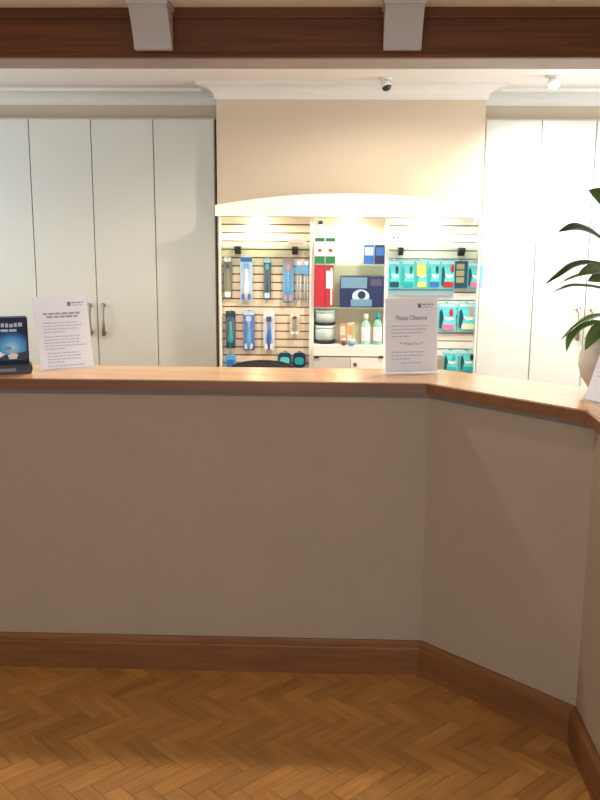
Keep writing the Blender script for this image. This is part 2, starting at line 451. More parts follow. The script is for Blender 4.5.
bm = BM(); box(bm, (S[3] + .001, 5.52, 0), (BX0 - .001, 5.55, 2.21)); struct('gap_shade_left', bm, 'dark')  # dark strip painting in the shade of the gap
bm = BM(); box(bm, (BX1 + .0005, 5.52, 0), (T[0] - .0005, 5.55, 2.21)); struct('gap_shade_right', bm, 'dark')  # same painted shade, in the gap right of the breast

# ------------------------------------------------------------------ product display stand
YS = 5.20      # face of the slatted boards
YU = 5.14      # front of the frame
def X(px, D=YS): return at(px, 290, D).x
def Z(py, D=YS): return at(350, py, D).z
ux0, ux1 = at(219.5, 290, YU).x, at(478.5, 290, YU).x
vx = [at(x, 290, YU).x for x in (309.5, 314.0, 384.0, 388.0)]
ztop = at(350, 217, YU).z; zlow = .60
ds = thing('display_stand', 'white arched-top shop display with slatted sides and lit glass shelves on the chimney breast', 'display stand', (0, 0, 0))
bm = BM()
box(bm, (ux0, 5.225, 0), (ux1, 5.2985, ztop))
box(bm, (ux0, YU, 0), (ux1, 5.2245, zlow - .001))
obj('back_body', bm, 'white', ds)
for xa, xb in ((ux0, ux0 + .008), (vx[0], vx[1]), (vx[2], vx[3]), (ux1 - .008, ux1)):
    bm = BM(); box(bm, (xa, YU, zlow), (xb, 5.2245, ztop), bev=.001); obj('upright', bm, 'white', ds)
pitch = at(350, 226, YS).z - at(350, 234.4, YS).z
def slatboard(xa, xb, m1, m2):
    bm = BM(); z = ztop - .002; box(bm, (xa, YS + .006, zlow), (xb, 5.2243, z), 1)
    g = .0075
    while z > zlow + .02:
        z1 = z - pitch + g
        box(bm, (xa, YS, max(z1, zlow)), (xb, YS + .0062, z), 0, bev=.0012); z -= pitch
    return obj('slat_board', bm, [m1, m2], ds)
slatboard(ux0 + .0085, vx[0] - .0005, 'slat', 'groove')
slatboard(vx[3] + .0005, ux1 - .0085, 'slatw', 'groovew')
# arched canopy
def arch(x0, x1, z0, z1, zm, n=28):
    pts = [(x0, z0), (x1, z0)]
    for k in range(n + 1):
        s = 1 - k / n; pts.append((x0 + (x1 - x0) * s, z1 + (zm - z1) * (1 - (2 * s - 1) ** 2)))
    return pts
YC = 5.09
cx0, cx1 = at(215, 211, YC).x, at(481.5, 211, YC).x
bm = BM(); slab(bm, arch(cx0, cx1, ztop + .0015, at(216, 205, YC).z, at(350, 193.5, YC).z), YC, YC + .025)
obj('canopy', bm, 'white', ds)
bm = BM(); box(bm, (cx0 + .01, YC + .0255, ztop + .0015), (cx1 - .01, 5.2985, ztop + .025)); obj('canopy_shelf', bm, 'white', ds)
textmesh('lettering', 'DENTAL CENTRE', .044, 'canopytext', ds, Matrix.Translation(((X(312) + X(385)) / 2, YC - .0005, at(350, 212, YC).z)) @ Matrix.Rotation(R(90), 4, 'X'))
def puck(x, y=5.15):
    bm = BM(); lathe(bm, [(.026, 0), (.03, .002), (.03, .010), (.0001, .010)], (x, y, ztop - .0098), 20)
    p = obj('canopy_lamp', bm, 'puckm', ds)
LX = [at(258, 290, YU).x, at(350, 290, YU).x, at(425, 290, YU).x]
for x in LX: puck(x)
# centre bay
cxa, cxb = vx[1] + .0005, vx[2] - .0005
M['bayback'] = mat('bay_back', (.90, .82, .62), .5)
bm = BM(); box(bm, (cxa, 5.218, zlow), (cxb, 5.2245, ztop - .002)); obj('bay_back_panel', bm, 'bayback', ds)
YG = 5.06
z262, z305 = Z(263), Z(305.5)
for z in (z262, z305):
    bm = BM(); box(bm, (cxa, YG + .03, z - .007), (cxb, 5.2175, z), bev=.001); obj('glass_shelf', bm, 'glass', ds)
z344 = Z(344.5, 5.12)
zd = at(350, 357, 5.10).z
bm = BM(); box(bm, (cxa - .002, 5.095, zd + .004), (cxb + .002, 5.2175, z344), bev=.003); obj('shelf_block', bm, 'white', ds)
xm = at(350.5, 362, 5.10).x
for k, (xa, xb, mm) in enumerate(((cxa, xm - .001, 'carc'), (xm + .001, cxb, 'white'))):
    bm = BM(); box(bm, (xa, 5.10, zlow), (xb, 5.139, zd - .002), bev=.002); dr = obj('drawer', bm, mm, ds)
    if k:
        bm = BM(); lathe(bm, [(.004, 0), (.004, -.012), (.011, -.016), (.010, -.026), (.0001, -.028)], (at(355, 364, 5.1).x, 5.10, at(355, 364, 5.1).z), 14, axis='Y'); obj('knob', bm, 'brown', dr)
for px in (316.5, 381):
    p = at(px, 357.2, 5.09); bm = BM(); box(bm, (p.x - .014, 5.085, p.z - .005), (p.x + .014, 5.0945, p.z + .006), bev=.002); obj('clip', bm, 'black', ds)
# long glass shelf in front of the slats with black brackets
def front_shelf(pxa, pxb):
    za = at(350, 246.5, 5.05).z
    bm = BM(); box(bm, (at(pxa, 246, 5.03).x, 5.03, za - .003), (at(pxb, 246, 5.03).x, 5.195, za + .003), bev=.001); obj('glass_shelf', bm, 'glass', ds)
    return za + .003
zsh = front_shelf(217, 309); front_shelf(388, 481)
def bracket(px0, px1):
    a_, b_ = at(px0, 246, 5.06), at(px1, 255, 5.06); bm = BM()
    pr = [(0, -.003), (0, -.05), (-.03, -.05), (-.075, -.022), (-.075, -.003)]
    w = b_.x - a_.x
    prism(bm, [(a_.x, 5.1995 + y, zsh - .0035 + z) for y, z in pr], (w, 0, 0)); obj('shelf_bracket', bm, 'black', ds)
for q in ((233, 239), (291.5, 297), (400, 404.5), (461, 467)): bracket(*q)

# ---- hanging stock --------------------------------------------------------
def prong(x, z, ln=.05):
    bm = BM(); tube(bm, [(x, YS + .001, z), (x, YS - ln, z), (x, YS - ln - .006, z + .008)], .0022, 6)
    box(bm, (x - .009, YS - .004, z - .008), (x + .009, YS - .0003, z + .008)); obj('prong', bm, 'chrome', ds)
def place(px0, px1, py0, py1, D=YS - .03):
    a_ = at(px0, py0, D); b_ = at(px1, py1, D)
    zt = at((px0 + px1) / 2, py0, D).z; zbm = at((px0 + px1) / 2, py1, D).z
    return (a_.x + b_.x) / 2, zt, (b_.x - a_.x), zt - zbm
def brush_pack(px0, px1, py0, py1, card, handle_c, tip_c, label, hook=True, accent='offw'):
    x, zt, w, h = place(px0, px1, py0, py1)
    t = thing('toothbrush_pack', label, 'toothbrush', (x, YS - .03, zt), 0, 'packs hanging on the left slat board')
    bm = BM(); slab(bm, rrect(-w / 2, -h, w / 2, 0, .008), .004, .0052); obj('card', bm, card, t)
    bm = BM(); slab(bm, rrect(-w / 2 + .003, -h + .004, w / 2 - .003, -.03, w * .35), -.012, .0038); obj('blister', bm, 'blister', t)
    bm = BM(); tube(bm, [(0, -.004, -h * .97), (0, -.004, -h * .7), (.002, -.005, -h * .45), (0, -.004, -h * .25)], [w * .18, w * .24, w * .14, w * .12], 8); obj('brush_handle', bm, handle_c, t)
    bm = BM(); slab(bm, rrect(-w * .22, -h * .27, w * .22, -h * .14, .005), -.011, -.001); obj('bristles', bm, tip_c, t)
    bm = BM(); slab(bm, rrect(-w / 2 + .002, -.026, w / 2 - .002, -.002, .005), .0028, .0039); obj('header_print', bm, accent, t)
    bm = BM(); slab(bm, rrect(-w * .36, -h * .95, w * .36, -h * .82, .004), -.0135, -.0122); obj('label_print', bm, accent, t)
    if hook: prong(x, zt - .008, .045)
    return t
brush_pack(223.5, 232, 257, 299, 'olive', 'khaki', 'black', 'slim dark olive toothbrush pack, first in the upper row of the left board')
brush_pack(240, 252.5, 257, 301.5, 'pale', 'offw', 'sky', 'white and pale blue toothbrush pack with a blue foot, second in the upper row', accent='blue')
brush_pack(263.5, 271, 258, 300, 'dteal', 'dteal', 'teal', 'slim dark teal toothbrush pack in the middle of the upper row', accent='pale')
brush_pack(283, 293.5, 258, 303, 'sky', 'sky', 'coral', 'bright blue toothbrush pack with a red top, upper row of the left board', accent='coral')
def bag_pack(px0, px1, py0, py1, label):
    x, zt, w, h = place(px0, px1, py0, py1)
    t = thing('brush_bag', label, 'brush bag', (x, YS - .03, zt), 0, 'packs hanging on the left slat board')
    bm = BM(); slab(bm, rrect(-w / 2, -h, w / 2, 0, .006), -.008, .003); obj('clear_bag', bm, 'blister', t)
    bm = BM(); slab(bm, rrect(-w * .46, -h * .30, w * .46, -h * .08, .012), -.0095, -.0082); obj('header_label', bm, 'sky', t)
    for k, cc in enumerate(('cream', 'grey', 'offw')):
        bm = BM(); tube(bm, [((k - 1) * w * .25, -.003, -h * .97), ((k - 1) * w * .2, -.003, -h * .34)], w * .09, 6); obj('small_brush', bm, cc, t)
    prong(x, zt - .006, .045)
bag_pack(295.5, 302.2, 262, 302, 'clear bag of small brushes with a blue label, nearer the bright blue pack')
bag_pack(302.8, 309.3, 262, 303, 'clear bag of small brushes with a blue label, against the white upright')
brush_pack(225.5, 235.5, 311, 348.5, 'navy', 'teal', 'dteal', 'navy brush pack with a teal middle, first in the lower row', accent='dteal')
brush_pack(243, 254.5, 310.5, 350.5, 'blue', 'sky', 'pale', 'blue electric brush head pack, second in the lower row', accent='pale')
brush_pack(263.5, 274.5, 311, 350.5, 'offw', 'blue', 'navy', 'white brush pack with a blue stripe in the lower row', accent='offw')
brush_pack(290, 299.5, 313, 335, 'cream', 'khaki', 'brown', 'short beige pack hanging last in the lower row', accent='offw')
def floss(px0, px1, py0, py1, c1_, c2_, label):
    x, zt, w, h = place(px0, px1, py0, py1)
    t = thing('floss_pack', label, 'dental floss', (x, YS - .03, zt), 0, 'floss packs at the foot of the left board')
    bm = BM(); slab(bm, rrect(-w / 2, -h, w / 2, 0, w * .3), -.012, .004); obj('case', bm, c1_, t)
    bm = BM(); slab(bm, rrect(-w * .36, -h * .78, w * .36, -h * .30, w * .2), -.0145, -.0122); obj('front_label', bm, c2_, t)
    prong(x, zt - .004, .04)
floss(225.5, 236, 354, 371, 'sky', 'blue', 'light blue floss pack low on the left board, at the ledge line')
floss(278, 291.5, 352.5, 367, 'dteal', 'aqua', 'teal floss pack low on the left board, left of a darker one')
floss(293, 305.5, 352.5, 367.5, 'navy', 'teal', 'navy floss pack low on the left board, beside the white upright')

def pouch(px0, px1, py0, py1, base, deco, deco2, label, grp='teal packs on the right slat board', shape=0):
    x, zt, w, h = place(px0, px1, py0, py1)
    t = thing('product_pouch', label, 'packet', (x, YS - .03, zt), 0, grp)
    bm = BM(); pts = rrect(-w / 2, -h, w / 2, 0, .008)
    slab(bm, pts, -.004, .004)
    slab(bm, rrect(-w * .44, -h * .92, w * .44, -h * .3, .014), -.010, -.0042)
    obj('pouch_body', bm, base, t)
    bm = BM(); slab(bm, rrect(-w * .42, -h * .13, w * .42, -h * .03, .004), -.0055, -.0041); obj('header_print', bm, 'pale', t)
    bm = BM()
    if shape == 0: slab(bm, [(w * .22 + w * .11 * math.cos(q * .449), -h * .33 + h * .14 * math.sin(q * .449)) for q in range(14)], -.0125, -.0102)
    elif shape == 1: slab(bm, rrect(-w * .36, -h * .55, w * .36, -h * .15, .006), -.0125, -.0102)
    else: slab(bm, [(w * .3 + w * .13 * (1 if q % 2 else .8) * math.cos(q * .628), -h * .30 + h * .17 * (1 if q % 2 else .8) * math.sin(q * .628)) for q in range(10)], -.0125, -.0102)
    obj('printed_motif', bm, deco, t)
    bm = BM(); slab(bm, [(-w * .42, -h * .86), (-w * .30, -h * .9), (-w * .18, -h * .5), (-w * .30, -h * .2), (-w * .42, -h * .3)], -.0118, -.0102); obj('side_print', bm, 'dteal' if px0 > 437 else 'teal', t)
    bm = BM(); slab(bm, [(-w * .25, -h * .45), (0, -h * .62), (w * .38, -h * .56), (w * .3, -h * .5), (0, -h * .5)], -.0114, -.0102); obj('swirl_print', bm, 'offw', t)
    bm = BM(); slab(bm, rrect(-w * .28, -h * .93, w * .4, -h * .74, .008), -.0122, -.0102); obj('product_name_band', bm, deco2, t)
    prong(x, zt - .006, .04)
row = [(387.5, 400, 'aqua', 'navy', 'dteal', 0, 'teal packet with navy foot, first in the upper right row'),
       (401, 414.5, 'aqua', 'green', 'teal', 0, 'teal packet with a green leaf motif in the upper right row'),
       (415.2, 427, 'aqua', 'yellow', 'yellow', 1, 'teal packet with yellow blocks in the upper right row'),
       (427.8, 440, 'aqua', 'dteal', 'blue', 0, 'teal packet with a blue foot, centre of the upper right row'),
       (440.8, 454.5, 'aqua', 'red', 'red', 2, 'teal packet with red marks in the upper right row')]
for px0, px1, a_, b_, c_, s_, lb in row: pouch(px0, px1, 260, 289, a_, b_, c_, lb, shape=s_)
def sample_box(px0, px1, py0, py1, label):
    x, zt, w, h = place(px0, px1, py0, py1)
    t = thing('sample_box', label, 'box', (x, YS - .03, zt)); bm = BM()
    box(bm, (-w / 2, -.012, -h), (w / 2, .006, 0), bev=.002); obj('carton', bm, 'dteal', t)
    for k in range(3):
        bm = BM(); box(bm, (-w * .40, -.0145, -h * (.30 + .25 * k)), (w * .22, -.0122, -h * (.10 + .25 * k)), bev=.001); obj('panel', bm, 'khaki', t)
    prong(x, zt - .006, .04)
sample_box(455.2, 466.8, 261, 288, 'dark carton with olive squares in the upper right row')
pouch(467.6, 481.5, 262, 289, 'aqua', 'pink', 'pink', 'teal packet with pink marks, last in the upper right row', shape=0)
pouch(438.3, 455.5, 303, 331.5, 'aqua', 'red', 'pink', 'large teal packet with a pink foot in the middle right row', shape=0)
pouch(458, 475.5, 303, 331, 'aqua', 'coral', 'cream', 'large teal packet with a cream foot beside the right edge', shape=0)
pouch(443.5, 457, 350.5, 372, 'aqua', 'teal', 'teal', 'teal packet in the lowest right row, left one', shape=0)
pouch(459.5, 474, 350.5, 372, 'aqua', 'black', 'teal', 'teal packet with a black mark in the lowest right row', shape=2)
x, zt, w, h = place(437, 443, 357, 372)
t = thing('small_carton', 'small grey carton low on the right board just beside the standing notice', 'box', (x, YS - .03, zt)); bm = BM()
box(bm, (-w / 2, -.012, -h), (w / 2, .008, 0), bev=.001); obj('carton', bm, 'grey', t)
bm = BM(); box(bm, (-w * .4, -.0135, -h * .6), (w * .4, -.0121, -h * .2)); obj('front_label', bm, 'khaki', t); prong(x, zt - .004, .03)
M['rail'] = mat('rail_blue', (.28, .42, .50), .5)
# pale blue ticket rail beneath the upper right row
a_ = at(387.5, 289.5, YS - .02); b_ = at(453, 296, YS - .02)
bm = BM(); box(bm, (a_.x, YS - .022, b_.z), (b_.x, YS - .0005, a_.z), bev=.001); obj('ticket_rail', bm, 'rail', ds)


# ---- stock on the lit glass shelves ---------------------------------------
def base_at(px0, px1, D, ztop_px, zbase):
    xa, xb = at(px0, 290, D).x, at(px1, 290, D).x
    return (xa + xb) / 2, xb - xa, at(350, ztop_px, D).z - zbase
def carton(px0, px1, pyt, zb_, D, depth, body, print_c, label, group=None, stripe=None, name='product_box', cat='box'):
    x, w, h = base_at(px0, px1, D, pyt, zb_)
    t = thing(name, label, cat, (x, D, zb_ + .0008), 0, group)
    bm = BM(); box(bm, (-w / 2, 0, 0), (w / 2, depth, h), bev=.0015); obj('carton', bm, body, t)
    bm = BM(); box(bm, (-w * .42, -.0012, h * .45), (w * .42, -.0002, h * .88)); obj('front_print', bm, print_c, t)
    if stripe:
        bm = BM(); box(bm, (w * .12, -.0018, h * .05), (w * .34, -.0013, h * .95)); obj('stripe', bm, stripe, t)
    return t
D1 = 5.10
def rinse(px0, px1, label, pyt=237.5):
    x, w, h = base_at(px0, px1, D1 + .01, pyt, z262)
    t = thing('rinse_pack', label, 'packet', (x, D1 + .01, z262 + .0008), 0, 'green and white packs on the top glass shelf')
    bm = BM(); slab(bm, rrect(-w / 2, 0, w / 2, h, .006), 0, .05); obj('pack_body', bm, 'offw', t)
    bm = BM(); box(bm, (-w * .5, -.0015, 0), (w * .5, -.0003, h * .28)); obj('green_band', bm, 'green', t)
    bm = BM(); box(bm, (-w * .5, -.0015, h * .84), (w * .5, -.0003, h * .97)); obj('green_band', bm, 'green', t)
    bm = BM(); slab(bm, [(w * .2 * math.cos(q * .6) , h * .5 + w * .18 * math.sin(q * .6)) for q in range(10)], -.0015, -.0003); obj('red_mark', bm, 'red', t)
    return h
hh = rinse(314.5, 324.3, 'green and white pack on the top glass shelf, by the left upright')
rinse(325, 335, 'green and white pack on the top glass shelf, second from the left upright')
x, w, h = base_at(316, 324, D1 + .03, 221.5, z262 + hh)
t = thing('bottle', 'small white bottle with a dark cap standing on the green and white pack', 'bottle', (x, D1 + .035, z262 + hh + .0022))
bm = BM(); lathe(bm, [(.0001, 0), (w * .48, .001), (w * .48, h * .62), (w * .25, h * .76), (w * .25, h * .79)], (0, 0, 0), 16); obj('body', bm, 'offw', t)
bm = BM(); lathe(bm, [(w * .3, h * .795), (w * .3, h), (.0001, h)], (0, 0, 0), 16); obj('cap', bm, 'dteal', t)
carton(363.3, 373.5, 245, z262, D1, .06, 'blue', 'pale', 'blue carton on the top glass shelf, left of its twin', 'blue cartons on the top glass shelf')
carton(374.3, 383.8, 245, z262, D1, .06, 'navy', 'blue', 'darker blue carton on the top glass shelf, touching the right upright', 'blue cartons on the top glass shelf')
carton(314.5, 324.8, 264.8, z305, D1, .05, 'red', 'red', 'red carton on the second glass shelf, by the left upright', 'red cartons on the second glass shelf')
carton(325.4, 333.5, 266, z305, D1, .05, 'red', 'offw', 'red carton with a white stripe on the second glass shelf', 'red cartons on the second glass shelf', stripe='offw')
def kit():
    x, w, h = base_at(340, 383.5, D1, 276.5, z305)
    t = thing('whitening_kit', 'wide dark blue kit box with a pale picture on the second glass shelf', 'box', (x, D1, z305 + .0008))
    bm = BM(); box(bm, (-w / 2, 0, 0), (w / 2, .07, h), bev=.002); obj('carton', bm, 'navy', t)
    bm = BM(); box(bm, (-w * .48, -.0012, h * .62), (w * .12, -.0002, h * .97)); obj('header_print', bm, 'steel', t)
    bm = BM(); slab(bm, [(-.02 * w + w * .2 * math.cos(q * .35), h * .36 + h * .22 * math.sin(q * .35)) for q in range(18)], -.0012, -.0002); obj('picture_print', bm, 'pale', t)
    bm = BM(); slab(bm, rrect(-w * .25, h * .03, w * .24, h * .26, .006), -.0015, -.0003); obj('lower_print', bm, 'steel', t)
    bm = BM(); slab(bm, [(w * .0 + w * .09 * math.cos(q * .45), h * .40 + h * .13 * math.sin(q * .45)) for q in range(14)], -.0024, -.0016); obj('dark_centre', bm, 'navy', t)
    bm = BM(); box(bm, (w * .2, -.0012, h * .7), (w * .46, -.0002, h * .92)); obj('brand_panel', bm, 'violet', t)
M['steel'] = mat('steel_blue', (.16, .32, .46), .4); M['violet'] = mat('dull_violet', (.10, .08, .16), .4)
kit()
def tub(pyt, pyb, zb_, label):
    x, w, h = base_at(314.8, 336, D1 + .01, pyt, zb_)
    t = thing('tub', label, 'tub', (x, D1 + .075, zb_ + .0008), 0, 'stacked tubs on the white shelf block')
    r = w / 2
    bm = BM(); lathe(bm, [(.0001, 0), (r * .95, 0), (r, .004), (r, h * .20)], (0, 0, 0), 24); obj('dark_base', bm, 'black', t)
    bm = BM(); lathe(bm, [(r * .97, h * .205), (r * .97, h * .78), (r * .9, h * .84)], (0, 0, 0), 24); obj('body', bm, 'tubm', t)
    bm = BM(); lathe(bm, [(r, h * .845), (r, h * .98), (r * .92, h), (.0001, h)], (0, 0, 0), 24); obj('lid', bm, 'offw', t)
    return zb_ + h + .0008
z2 = tub(326.5, 344, z344, 'mint tub with a dark base, lower of the two stacked on the white block')
tub(311, 326, z2, 'mint tub with a white lid, upper of the two stacked on the white block')
carton(340.5, 346.5, 324, z344, D1 + .02, .03, 'coral', 'cream', 'narrow pinkish carton on the white block, right of the tubs')
carton(348, 355, 323, z344, D1 + .02, .03, 'cream', 'orange', 'narrow cream carton on the white block, in the middle', stripe='lime')
def squat_jar(px0, px1, pyt, c_, label):
    x, w, h = base_at(px0, px1, D1, pyt, z344)
    t = thing('small_pot', label, 'pot', (x, D1 - .0, z344 + .0008)); r = w / 2
    bm = BM(); lathe(bm, [(.0001, 0), (r * .9, 0), (r, h * .15), (r, h * .6)], (0, 0, 0), 14); obj('body', bm, c_, t)
    bm = BM(); lathe(bm, [(r * .95, h * .61), (r * .95, h), (.0001, h)], (0, 0, 0), 14); obj('lid', bm, 'offw', t)
squat_jar(342.5, 347, 338.5, 'brown', 'tiny brown pot in front of the pinkish carton')
squat_jar(349.5, 356, 339.5, 'sky', 'tiny blue pot in front of the cream carton')
def wash(px0, px1, pyt, label, c_='mint'):
    x, w, h = base_at(px0, px1, D1 + .01, pyt, z344)
    t = thing('mouthwash_bottle', label, 'bottle', (x, D1 + .035, z344 + .0008), 0, 'mint green bottles on the white shelf block'); r = w / 2
    bm = BM(); lathe(bm, [(.0001, 0), (r * .92, 0), (r, .006), (r, h * .60), (r * .8, h * .70), (r * .38, h * .78), (r * .38, h * .80)], (0, 0, 0), 18); obj('body', bm, c_, t)
    bm = BM(); lathe(bm, [(r * .5, h * .805), (r * .5, h * .99), (.0001, h)], (0, 0, 0), 14); obj('cap', bm, 'offw' if c_ == 'mint' else 'teal', t)
    bm = BM(); lathe(bm, [(r * 1.01, h * .12), (r * 1.025, h * .13), (r * 1.025, h * .55), (r * 1.01, h * .56)], (0, 0, 0), 18); obj('wrap_label', bm, 'offw', t)
wash(362, 371.5, 314, 'mint bottle with a white label on the block, left of a greener one')
wash(374, 383, 313, 'greener bottle with a white label on the block, by the right upright', 'mintg')
# ---- things lying on the long front glass shelf
x, w, h = base_at(284.5, 307, 5.08, 239.5, zsh)
t = thing('lying_packet', 'pale pink packet lying on the left glass shelf under the canopy', 'packet', (x, 5.08, zsh + .0008))
bm = BM(); pts = [(-w / 2, 0), (w / 2, 0), (w / 2, h * .5), (w * .1, h), (-w * .25, h * .9), (-w / 2, h * .3)]; slab(bm, pts, 0, .06); obj('wrapper', bm, 'palepink', t)
bm = BM(); box(bm, (-w * .3, -.0012, h * .12), (w * .3, -.0002, h * .4)); obj('front_print', bm, 'coral', t)
for k, (px0, px1) in enumerate(((391, 394.6), (395.4, 399))):
    x, w, h = base_at(px0, px1, 5.08, 236, zsh)
    t = thing('sample_tube', ['clear blue tube on the right glass shelf, nearer the white upright', 'clear blue tube on the right glass shelf, right of its twin'][k], 'tube', (x, 5.10, zsh + .0008), 0, 'clear blue tubes on the right glass shelf')
    bm = BM(); lathe(bm, [(.0001, 0), (w * .45, 0), (w * .5, h * .1), (w * .35, h * .75)], (0, 0, 0), 12); obj('body', bm, 'paleblue', t)
    bm = BM(); lathe(bm, [(w * .4, h * .76), (w * .4, h), (.0001, h)], (0, 0, 0), 12); obj('cap', bm, 'steel', t)
x, w, h = base_at(443.5, 451, 5.08, 239.5, zsh)
t = thing('small_figure_pot', 'tiny orange-topped pot on the right glass shelf', 'pot', (x, 5.09, zsh + .0008))
bm = BM(); lathe(bm, [(.0001, 0), (w * .4, 0), (w * .5, h * .5), (w * .4, h * .6)], (0, 0, 0), 14); obj('body', bm, 'offw', t)
bm = BM(); lathe(bm, [(w * .42, h * .605), (w * .3, h * .9), (.0001, h)], (0, 0, 0), 14); obj('lid', bm, 'orange', t)

# ------------------------------------------------------------------ notices on the ledge
def notice(xy, yaw, lean, w, h, label, style, roll=0):
    """xy: bottom-left corner of the sheet on the ledge"""
    t = thing('notice_stand', label, 'notice', (xy[0], xy[1], HT + .0006), yaw)
    Lm = Matrix.Rotation(-lean, 4, 'X')            # local: x along the foot, z up the sheet, leaning back to +y
    def O(name, bm, m):
        bm.transform(Matrix.Translation((0, 0, .004)) @ Lm); return obj(name, bm, m, t)
    bm = BM(); box(bm, (0, 0, 0), (w, .0006, h)); O('sheet', bm, 'paper')
    bm = BM(); box(bm, (-.0015, .0008, -.001), (w + .0015, .0032, h + .001), bev=.0005)
    o = O('back_plate', bm, 'acrylic')
    bm = BM(); box(bm, (-.0015, -.0028, -.001), (w + .0015, -.0010, h * .995)); O('front_plate', bm, 'acrylicf')
    dy = h * math.sin(lean) * .62
    bm = BM(); box(bm, (-.0015, -.022, 0), (w + .0015, dy + .02, .0022), bev=.0005); obj('foot', bm, 'acrylic', t)
    bm = BM(); prism(bm, [(w * .5 - .001, .012, .003), (w * .5 - .001, dy + .015, .003), (w * .5 - .001, h * math.sin(lean) * .6 + .004, h * math.cos(lean) * .6 - .002)], (.002, 0, 0)); obj('strut', bm, 'acrylic', t)
    rnd = random.Random(len(label))
    def lines(bm, z0, n, x0, x1, dz=.0115, lh=.0042, centre=False):
        for k in range(n):
            z = z0 - k * dz; x = x0 + (rnd.uniform(0, .01) if centre else 0)
            end = x1 - (rnd.uniform(0, .03) if k < n - 1 else rnd.uniform(.05, .09)) if n > 1 else x1
            while x < end:
                ww = rnd.uniform(.006, .018); box(bm, (x, -.0009, z), (min(x + ww, end), -.0001, z + lh)); x += ww + .0035
    FM = Matrix.Translation((0, 0, .004)) @ Lm
    def T(name, s, size, cx_, z, m='inkd', al='CENTER', sx=1.0, bold=.0003):
        textmesh(name, s, size, m, t, FM @ Matrix.Translation((cx_, -.0004, z)) @ Matrix.Rotation(R(90), 4, 'X'), al, bold, sx)
    bm = BM(); slab(bm, rrect(w * .62, h - .036, w * .62 + .013, h - .020, .003), -.0009, -.0001); O('logo', bm, 'logo')
    bm = BM(); lines(bm, h - .027, 1, w * .62 + .017, w * .94, lh=.006); lines(bm, h - .035, 1, w * .62 + .017, w * .90, lh=.003); O('logo_text', bm, 'ink')
    if style == 0:
        bm = BM(); 
        for zz, xa, xb in ((h - .067, .030, w - .032), (h - .079, .042, w - .042)):
            xx = xa
            while xx < xb:
                ww = rnd.uniform(.014, .026); box(bm, (xx, -.0009, zz), (min(xx + ww, xb), -.0001, zz + .0075)); xx += ww + .004
        O('heading', bm, 'ink2')
        bm = BM(); lines(bm, h - .100, 4, .026, w - .025); lines(bm, h - .152, 5, .024, w - .015); lines(bm, h - .190 - .015, 0, 0, 0)
        lines(bm, h - .214, 4, .030, w - .025); lines(bm, h - .262, 2, .028, w - .025); O('printed_lines', bm, 'ink3')
    elif style == 1:
        T('heading', 'Please Observe', .024, w * .5, h - .080, 'inkh', sx=.80)
        T('middle_line', '** Thank You **', .0145, w * .5, h - .172, 'ink2', sx=.95)
        bm = BM(); lines(bm, h - .104, 4, .022, w - .030, .0125); lines(bm, h - .200, 3, .024, w - .035, .0125); lines(bm, h - .240, 1, .06, w - .06); O('printed_lines', bm, 'ink3')
    else:
        bm = BM(); lines(bm, h - .080, 1, .03, w - .03, lh=.010); lines(bm, h - .104, 8, .022, w - .030, .014); O('printed_lines', bm, 'ink3')
    return t
pl, pr_ = onz(41, 371, HT), onz(94.5, 367, HT)
notice((pl.x, pl.y), R(30), R(16), .200, .270, 'printed white notice in a clear stand beside the dark blue box, turned slightly left', 0)
pl, pr_ = onz(385.5, 374, HT), onz(437, 372.5, HT)
notice((pl.x, pl.y), R(14), R(5), .200, .272, 'white notice in a clear stand in front of the display, by the ledge corner', 1)
pl = onz(583, 400, HT)
notice((pl.x + .004, pl.y), R(-59), R(22), .18, .28, 'white notice seen edge-on beside the pot plant on the right ledge', 2)

# ------------------------------------------------------------------ dark blue box at the left
pr_ = onz(29.5, 373, HT); bw = .215; bh = at(25, 317.5, pr_.y).z - HT
t = thing('product_box', 'dark blue product box with a light blue picture at the left end of the ledge', 'box', (pr_.x + .012 - (bw + .004) * math.cos(R(19)), pr_.y - bw * math.sin(R(19)), HT + .0008), R(19))
bm = BM(); prism(bm, [(p[0], 0, p[1]) for p in rrect(0, .03, bw - .006, bh, .008)], (0, .055, 0)); obj('case', bm, 'boxblue', t)
bm = BM(); prism(bm, [(p[0], -.012, p[1]) for p in rrect(-.004, 0, bw + .004, .034, .014)], (0, .080, 0)); bmesh.ops.recalc_face_normals(bm, faces=bm.faces)
bmesh.ops.bevel(bm, geom=[e for e in bm.edges if abs(e.verts[0].co.y - e.verts[1].co.y) < 1e-5], offset=.004, segments=2, affect='EDGES')
obj('base_tray', bm, 'black', t)
bm = BM(); box(bm, (bw * .1, -.0135, .010), (bw * .75, -.0123, .021)); obj('base_lettering', bm, 'greyp', t)
def art_mat():
    m = bpy.data.materials.new('printed_blue_artwork'); m.use_nodes = True; n = m.node_tree; b = n.nodes['Principled BSDF']; b.inputs['Roughness'].default_value = .4; b.inputs['Specular IOR Level'].default_value = .2
    tc = n.nodes.new('ShaderNodeTexCoord'); mp = n.nodes.new('ShaderNodeMapping')
    mp.inputs['Location'].default_value = (-.150, 0, -.095); mp.inputs['Scale'].default_value = (1, 1, 1); mp.vector_type = 'POINT'
    ln = n.nodes.new('ShaderNodeVectorMath'); ln.operation = 'LENGTH'; sc = n.nodes.new('ShaderNodeVectorMath'); sc.operation = 'MULTIPLY'; sc.inputs[1].default_value = (13, 0, 16)
    cr = n.nodes.new('ShaderNodeValToRGB'); e = cr.color_ramp.elements
    e[0].position = .05; e[0].color = (.45, .75, .95, 1); e[1].position = 1.0; e[1].color = (.006, .012, .05, 1)
    k = e.new(.45); k.color = (.08, .42, .82, 1); k = e.new(.8); k.color = (.02, .10, .34, 1)
    n.links.new(tc.outputs['Object'], mp.inputs[0]); n.links.new(mp.outputs[0], sc.inputs[0]); n.links.new(sc.outputs[0], ln.inputs[0]); n.links.new(ln.outputs['Value'], cr.inputs[0]); n.links.new(cr.outputs[0], b.inputs['Base Color'])
    return m
